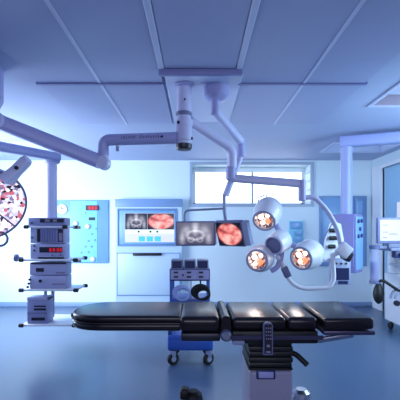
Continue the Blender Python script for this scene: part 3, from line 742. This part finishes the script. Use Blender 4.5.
obj('work_top', B(2.45, 3.1, AY-.05, 5.6, 1.10, 1.14, .01, 2), 'grey', am)
obj('lower_shelf', B(2.6, 3.1, AY-.04, 5.42, .90, .93, .008, 2), 'white', am)
obj('control_strip', B(2.5, 3.08, AY-.06, AY+.05, 1.015, 1.1, .01, 2), 'dblue', am)
for x in (2.56, 2.66): 
    bm = NB(); cyl(bm, (x, AY-.06, 1.06), (x, AY-.085, 1.06), .02, n=14); obj('knob', bm, 'dark', am)
obj('red_label', B(2.70, 2.86, AY-.068, AY-.058, 1.045, 1.085), 'red', am)
bm = NB(); cyl(bm, P(374.5, 282, AY), P(374.5, 247, AY), .058, n=24, bev=.008); ab = obj('absorber_canister', bm, 'clear', am, label='clear absorber canister')
bm = NB(); cyl(bm, P(374.5, 279, AY), P(374.5, 262, AY), .045, n=20); obj('granule_fill', bm, 'pendd', ab)
bm = NB(); cyl(bm, P(374.5, 249, AY), P(374.5, 245, AY), .066, n=24, bev=.005); obj('canister_cap', bm, 'midgrey', ab); bm = NB(); cyl(bm, P(374.5, 283.5, AY), P(374.5, 280, AY), .066, n=24, bev=.005); obj('canister_cap', bm, 'midgrey', ab)
bm = NB(); tube(bm, [P(376, 247.5, AY), P(381, 247.5, AY+.05), P(390, 247.5, AY+.1)], .025, n=12); obj('canister_bracket', bm, 'grey', am)
bm = NB(); tube(bm, [P(376, 282.5, AY-.03), P(383, 280, AY-.06), P(390, 285, AY-.08), P(404, 294, AY-.08), P(415, 292, AY+.05)], .018, .1, n=12); obj('breathing_hose', bm, 'black', am, label='black breathing hose')
for (r, o_) in ((.13, 0), (.09, .03)):
    bm = NB(); c = P(401, 297, AY-.05); pts = [c+Vector((-math.cos(i*PI/10)*r, -o_, math.sin(i*PI/10)*r-.02)) for i in range(11)]; tube(bm, pts, .016, n=10); obj('corrugated_tube', bm, 'grey', am)
bm = NB(); q = P(396, 303, AY-.02); cyl(bm, q, q+Vector((0, -.04, 0)), .035, n=16); obj('port', bm, 'dark', am)
bg = NB(); q = P(378.5, 281, AY-.02)
lathe(bg, q, (0, 0, -1), [(0, 0), (.014, 0), (.014, .02), (.03, .04), (.055, .09), (.068, .15), (.066, .2), (.05, .25), (.026, .28), (.01, .29), (.0, .295)], 24)
bag = obj('breathing_bag', bg, 'black'); tag(bag, 'black pear-shaped breathing bag hanging beneath the clear canister', 'breathing bag')
t = thing('monitor', 'grey-blue framed monitor with white text screen on the anaesthesia machine', 'monitor', (2.68, AY+.05, 1.14))
x0, x1, zt_, zb_ = (377.8-VX)*AY/F, 3.02, Z(217.5, AY), Z(243.5, AY)
obj('bezel', B(x0, x1, AY, AY+.06, zb_, zt_, .012, 2), 'devd', t)
obj('screen', B(x0+.03, x1-.03, AY-.004, AY+.001, zb_+.035, zt_-.03), 'screenwhite', t)
for (a, b, c_) in ((382.5, 388.5, 225), (382.5, 388.5, 232), (388.5, 398, 234), (382.5, 387, 237.5)):
    bm = NB()
    for k in range(int((b-a)/1.1)): box(bm, (a+k*1.1-VX)*AY/F, (a+k*1.1+.75-VX)*AY/F, AY-.006, AY-.003, Z(c_+.5, AY), Z(c_-.4, AY))
    obj('screen_text', bm, 'inkgrey', t)
obj('stand', B(x0+.15, x1-.15, AY+.02, AY+.12, 1.14, zb_+.03, .01, 2), 'grey', t)

# ------------------------------------------------------------------ blue diathermy trolley
YT = 4.05
def ux(px): return (px-VX)*YT/F
def uz(py): return Z(py, YT)
tr = thing('instrument_trolley', 'blue wheeled instrument trolley behind the operating table with three small screens', 'trolley', ((ux(168)+ux(212))/2, YT+.2, 0))
x0, x1 = ux(169.5), ux(210)
for x in (x0+.015, x1-.015):
    for y in (YT+.02, YT+.36): obj('post', B(x-.014, x+.014, y-.014, y+.014, .13, uz(270), .004, 1), 'blue', tr)
obj('console_case', B(x0, x1, YT, YT+.38, uz(281), uz(269), .008, 2), 'dblue', tr)
obj('console_front', B(x0+.012, x1-.012, YT-.008, YT+.001, uz(279.6), uz(270), .003, 1), 'lavd', tr)
for k, a in enumerate((171, 184, 196.8)):
    f = obj('display_module', B(ux(a), ux(a+11.8), YT-.004, YT+.2, uz(269.4), uz(259.8), .006, 2), 'grey', tr)
    obj('screen', B(ux(a+1.1), ux(a+10.7), YT-.009, YT-.003, uz(268.2), uz(261), .002, 1), 'screenblue', f)
for (a, b) in ((176, 272.3), (176, 276.7), (183, 275), (189, 272.3), (189, 276.7), (201, 272.3), (201, 276.7)):
    w = 2.2 if a != 183 else 1
    obj('switch', B(ux(a-w), ux(a+w), YT-.016, YT-.007, uz(b+.9), uz(b-.9), .002, 1), 'dark', tr)
obj('divider', B(ux(190.6), ux(191.4), YT+.02, YT+.03, uz(299), uz(281)), 'blue', tr)
obj('middle_shelf', B(x0, x1, YT, YT+.38, uz(304), uz(299), .006, 2), 'blue', tr)
obj('bottom_tray', B(ux(167.5), ux(213), YT-.02, YT+.4, .145, uz(335), .02, 3), 'blue', tr)
obj('tray_front', B(ux(170), ux(211), YT-.03, YT-.018, .16, uz(340), .006, 2), 'blue', tr)
bm = NB(); box(bm, ux(168), ux(169.6), YT, YT+.38, uz(337), uz(331), .004, 1)
obj('tray_lip', bm, 'dblue', tr)
for x in (ux(173), ux(208.5)):
    for y in (YT+.0, YT+.34):
        bm = NB(); box(bm, x-.03, x+.03, y-.025, y+.03, .085, .146, .006, 1); fk = obj('castor_fork', bm, 'grey', tr)
        bm = NB(); q = Vector((x, y, .062)); dv = Vector((.55, -.835, 0)); cyl(bm, q-dv*.018, q+dv*.018, .062, n=22, bev=.01); wh = obj('castor', bm, 'black', tr)
        bm = NB(); cyl(bm, q-dv*.021, q+dv*.021, .028, n=16); obj('hub', bm, 'grey', wh)
def coil(px, py, R, label, m, loops, squash):
    bm = NB(); c = Vector((ux(px), YT-.015, uz(py)))
    for k in range(loops):
        rr = R*(1-.06*k); pts = [c+Vector((math.cos(2*PI*i/28)*rr+.006*k, -.008*(k % 3), (math.sin(2*PI*i/28)*rr*squash)-.006*k)) for i in range(28)]
        sweep(bm, pts, circ(.0085, 8), closed=True)
    tube(bm, [c+Vector((0, .0, R*squash-.01)), c+Vector((0, .03, R*squash+.035))], .008, n=8)
    o = obj('coiled_cable', bm, m); tag(o, label, 'cable', 'cables looped on the blue trolley')
M['paleblue'] = mat('pale_cable', S(150, 165, 215), .4, vary=.03)
coil(181.5, 292.5, .085, 'pale blue coiled cable hanging on the left half of the blue trolley', 'paleblue', 4, .85)
coil(200.5, 291.5, .09, 'black coiled cable hanging on the right half of the blue trolley', 'black', 6, .8)

# ------------------------------------------------------------------ operating table
ot = thing('operating_table', 'long operating table with glossy black segmented pads on a grey column', 'operating table', (.45, 2.8, 0))
ZT = .80; Y0, Y1 = 2.60, 3.15
yc, hw = (Y0+Y1)/2, (Y1-Y0)/2
# rounded leg pad
out = []
xr, xl, rx = -.105, -.872, .26
for i in range(25):
    a = PI/2+PI*i/24; out.append((xl+rx+rx*math.copysign(abs(math.cos(a))**.9, math.cos(a)), yc+hw*math.copysign(abs(math.sin(a))**.8, math.sin(a))))
out += [(xr, Y0), (xr, Y1)]
bm = NB(); prism(bm, out, ZT-.05, ZT, .022, 4); lp = obj('leg_pad', bm, 'leather', ot, label='long leg pad with a rounded end')
out2 = [(xl+.012+(x-xl)*.985, yc+(y-yc)*.97) for x, y in out]
bm = NB(); prism(bm, out, ZT-.1, ZT-.051, .018, 3); obj('pad_base', bm, 'leather', lp)
bm = NB(); sweep(bm, [Vector((x, y, ZT-.0505)) for x, y in out], circ(.0075, 8), closed=True); obj('piping', bm, 'leather', lp)
bm = NB(); cyl(bm, (xl-.004, yc-.0, ZT-.05), (xl-.03, yc, ZT-.05), .014, n=12); obj('pad_clip', bm, 'dark', lp)
def pad(name, x0, x1, y0, y1, z0, z1, bev=.028, label=None, tilt=0., sag=.0):
    bm = NB(); c = Vector(((x0+x1)/2, (y0+y1)/2, z0))
    box(bm, x0, x1, y0, y1, z0, z1, bev, 4)
    if tilt:
        m = Matrix.Translation(c) @ Matrix.Rotation(math.radians(tilt), 4, 'Y') @ Matrix.Translation(-c)
        for v in bm.verts: v.co = m @ v.co
    return obj(name, bm, 'leather', ot, label=label)
pad('seat_pad', -.112, .150, Y0-.05, Y1, ZT-.10, ZT+.005, .035, 'raised seat pad next to the leg pad')
obj('seat_frame', B(-.105, .15, Y0-.04, Y1-.02, ZT-.155, ZT-.102, .012, 2), 'dark', ot)
bm = NB(); sweep(bm, [(.186, Y0-.04, ZT-.045), (.186, Y1-.02, ZT-.045)], rrect(.062, .11, .03, 5)); obj('bolster', bm, 'leather', ot, label='narrow bolster roll')
bm = NB(); lathe(bm, (.187, Y0-.06, ZT-.115), (0, 1, 0), [(0, 0), (.026, 0), (.038, .012), (.038, .6), (.026, .61), (0, .61)], 22); obj('hinge_barrel', bm, 'rail', ot)
bm = NB(); lathe(bm, (.187, Y0-.075, ZT-.115), (0, 1, 0), [(0, 0), (.022, 0), (.03, .006), (.03, .02), (0, .02)], 18); obj('hinge_cap', bm, 'steel', ot)
pad('lumbar_pad', .225, .573, Y0-.05, Y1, ZT-.085, ZT, .03)
pad('back_pad', .578, .775, Y0-.05, Y1, ZT-.085, ZT, .03)
pad('head_pad', .800, 1.115, Y0-.09, Y1-.02, ZT-.07, ZT+.005, .02, 'separate head pad at the far end', -1.0)
obj('head_frame', B(.80, 1.125, Y0-.08, Y1-.05, ZT-.105, ZT-.077, .008, 2), 'darkrail', ot)
for y in (Y0-.03, Y1-.09):
    bm = NB(); sweep(bm, [(.775, y, ZT-.15), (1.0, y, ZT-.112)], rrect(.03, .035, .008)); obj('head_strut', bm, 'steel', ot)
obj('table_frame', B(.225, .775, Y0-.045, Y1-.02, ZT-.168, ZT-.088, .01, 2), 'black', ot)
for y in (Y0-.07, Y1+.01):
    r = obj('side_rail', B(.215, .80, y-.006, y+.006, ZT-.135, ZT-.108, .003, 1), 'darkrail', ot)
    for x in (.27, .72): obj('rail_spacer', B(x-.015, x+.015, min(y, y+.03 if y < 3 else y-.03), max(y, y+.03 if y < 3 else y-.03), ZT-.13, ZT-.107), 'dark', r)
obj('rail_block', B(.225, .30, Y0-.085, Y0-.03, ZT-.165, ZT-.14, .005, 1), 'grey', ot)
# column
cx0, cx1 = .335, .615
cyf = Y0-.05
bm = NB()
zs = [ZT-.15, ZT-.19, ZT-.225, ZT-.26, ZT-.295, ZT-.33, ZT-.345]
for k, z in enumerate(zs[:-1]):
    g = .0 if k % 2 else .006
    box(bm, cx0-.004+g, cx1+.004-g, cyf+.02+g, cyf+.42-g, zs[k+1], z, .01, 2)
obj('bellows', bm, 'black', ot, label='black pleated bellows')
colm = obj('column', B(cx0, cx1, cyf+.01, cyf+.43, .09, ZT-.346, .02, 3), 'casing', ot, label='grey column casing')
lpz = Z(375, cyf)
lb = obj('label_plate', B((256.5-VX)*cyf/F, (275.5-VX)*cyf/F, cyf, cyf+.012, Z(379.5, cyf), Z(370.5, cyf), .008, 2), 'dblue', colm)
obj('label_insert', B((258.5-VX)*cyf/F, (273.5-VX)*cyf/F, cyf-.004, cyf+.001, Z(378, cyf), Z(372, cyf), .004, 2), 'lavd', lb)
bm = NB(); tube(bm, [(cx1-.02, cyf+.12, Z(352, 2.65)), (cx1+.04, cyf+.09, Z(354, 2.65)), (cx1+.10, cyf+.04, Z(362, 2.65))], .018, .02); obj('lever', bm, 'black', ot)
bm = NB(); box(bm, cx0-.10, cx1+.08, cyf+.0, cyf+.44, .03, .095, .02, 3); obj('base_plate', bm, 'midgrey', ot)
def castor(x, y, lab):
    bm = NB(); lathe(bm, (x, y, .19), (0, 0, -1), [(0, 0), (.04, .0), (.065, .02), (.075, .07), (.08, .11), (0, .11)], 20); h = obj('castor_housing', bm, 'black' if x < .2 else 'steel', ot)
    bm = NB(); cyl(bm, (x-.03, y, .06), (x+.03, y, .06), .06, n=22, bev=.012); obj('castor', bm, 'black', ot)
    return h
bm = NB()
for (x, y) in ((-.03, 2.92), (.77, 2.95), (.0, 2.45), (.77, 2.5)):
    p = Vector((.35 if x < .3 else .6, 2.75 if y > 2.7 else 2.62, .065)); sweep(bm, [p, Vector((x, y, .10))], rrect(.07, .05, .015))
obj('base_leg', bm, 'midgrey', ot)
for (x, y) in ((-.03, 2.92), (.77, 2.95), (.0, 2.45), (.77, 2.5)): castor(x, y, '')
bm = NB(); box(bm, -.125, -.055, 2.86, 2.96, .14, .215, .02, 3); obj('brake_pedal', bm, 'black', ot)

# remote control hooked on the rail
rc = thing('remote_control', 'slim grey hand control with buttons hanging from the table side rail', 'remote control', ((268-VX)*2.5/F, 2.5, Z(355, 2.5)))
YR = 2.5
rx0, rx1, rz0, rz1 = (263-VX)*YR/F, (272.6-VX)*YR/F, Z(354.5, YR), Z(322, YR)
bm = NB(); r_ = .026
o2 = []
for k in range(13):
    a = PI*k/12; o2.append(((rx0+rx1)/2+math.cos(a)*(rx1-rx0)/2, rz1-r_+math.sin(a)*r_))
o2 += [(rx0, rz0), (rx1, rz0)]
fs = [bm.verts.new((x, YR-.012, z)) for x, z in o2]; bk = [bm.verts.new((x, YR+.014, z)) for x, z in o2]
bm.faces.new(fs); bm.faces.new(bk[::-1])
for i in range(len(o2)): bm.faces.new((fs[i], bk[i], bk[(i+1) % len(o2)], fs[(i+1) % len(o2)]))
obj('body', bm, 'midgrey', rc)
obj('face', B(rx0+.007, rx1-.007, YR-.016, YR-.0115, rz0+.008, rz1-.012, .003, 1), 'dark', rc)
for r in range(4):
    for c_ in range(3):
        x = rx0+.014+c_*.0135; z = rz1-.04-r*.022
        obj('button', B(x, x+.008, YR-.0195, YR-.0155, z, z+.010, .002, 1), 'inkgrey', rc)
obj('button', B(rx0+.02, rx1-.02, YR-.0195, YR-.0155, rz0+.05, rz0+.066, .002, 1), 'inkgrey', rc); obj('button', B(rx0+.016, rx1-.016, YR-.0195, YR-.0155, rz0+.014, rz0+.026, .002, 1), 'inkgrey', rc)
bm = NB(); box(bm, (rx0+rx1)/2-.012, (rx0+rx1)/2+.012, YR+.012, YR+.03, ZT-.14, ZT-.1, .003, 1); obj('hook', bm, 'dark', rc)

# ------------------------------------------------------------------ daylight outside the window
w = bpy.data.worlds.new('World'); sc.world = w; w.use_nodes = True
bgn = w.node_tree.nodes['Background']; bgn.inputs['Color'].default_value = (.80, .90, 1, 1); bgn.inputs['Strength'].default_value = 3.0

# ------------------------------------------------------------------ unseen fill lights added outside the view
def lamp(name, loc, sx, sy, power, col, rot=(0, 0, 0)):
    l = bpy.data.lights.new(name, 'AREA'); l.shape = 'RECTANGLE'; l.size = sx; l.size_y = sy; l.energy = power; l.color = col
    o = bpy.data.objects.new(name, l); C.objects.link(o); o.location = loc; o.rotation_euler = rot; return o
lamp('left_wall_fill', (XL+.3, 5.0, 1.45), 1.6, 1.8, 138, (.74, .88, 1), (0, math.radians(-97), math.radians(28)))  # added wash for the back wall, no fixture there
lamp('left_ceiling_fill', (-3.3, 3.6, CEIL-.03), .5, 2.2, 28, (.66, .78, 1))  # added overhead fill for the left side, no fixture modelled
lamp('right_ceiling_fill', (2.9, 3.2, CEIL-.03), .4, 2.0, 14, (.58, .74, 1))  # weaker added overhead fill for the right side
lamp('right_wall_fill', (XR-.05, 3.6, 1.7), 1.4, 1.4, 75, (.56, .84, 1), (0, math.radians(76), math.radians(-35)))  # added cyan fill to lift the right half of the back wall
lamp('front_fill', (0, YF+.05, 1.9), 3.4, 1.0, 42, (.80, .83, 1), (math.radians(90), 0, 0))  # added front fill behind the camera to brighten the arms

for k, (px, py, Y, n) in enumerate(((264, 221, 3.55, (-.36, -.74, -.56)), (301, 258.5, 3.5, (-.66, -.72, -.2)), (257, 260.5, 3.5, (-.42, -.89, -.16)))):
    l = bpy.data.lights.new('lamp_head_beam', 'SPOT'); l.energy = 2; l.color = (1, .84, .76); l.spot_size = math.radians(110); l.spot_blend = .6; l.shadow_soft_size = .06
    o = bpy.data.objects.new('lamp_head_beam', l); C.objects.link(o); d = Vector(n).normalized(); o.location = P(px, py, Y)+d*.07
    o.rotation_euler = d.to_track_quat('-Z', 'Y').to_euler()

cam = bpy.data.cameras.new('Camera'); cam.sensor_width = 36; cam.lens = 36
cam.shift_x = (200-VX)/400; cam.shift_y = (HY-200)/400
co = bpy.data.objects.new('Camera', cam); C.objects.link(co); co.location = (0, 0, CAMH); co.rotation_euler = (PI/2, 0, 0)
sc.camera = co
sc.view_settings.view_transform = 'Standard'; sc.view_settings.look = 'None'; sc.view_settings.gamma = 1
sc.view_settings.exposure = 0.38
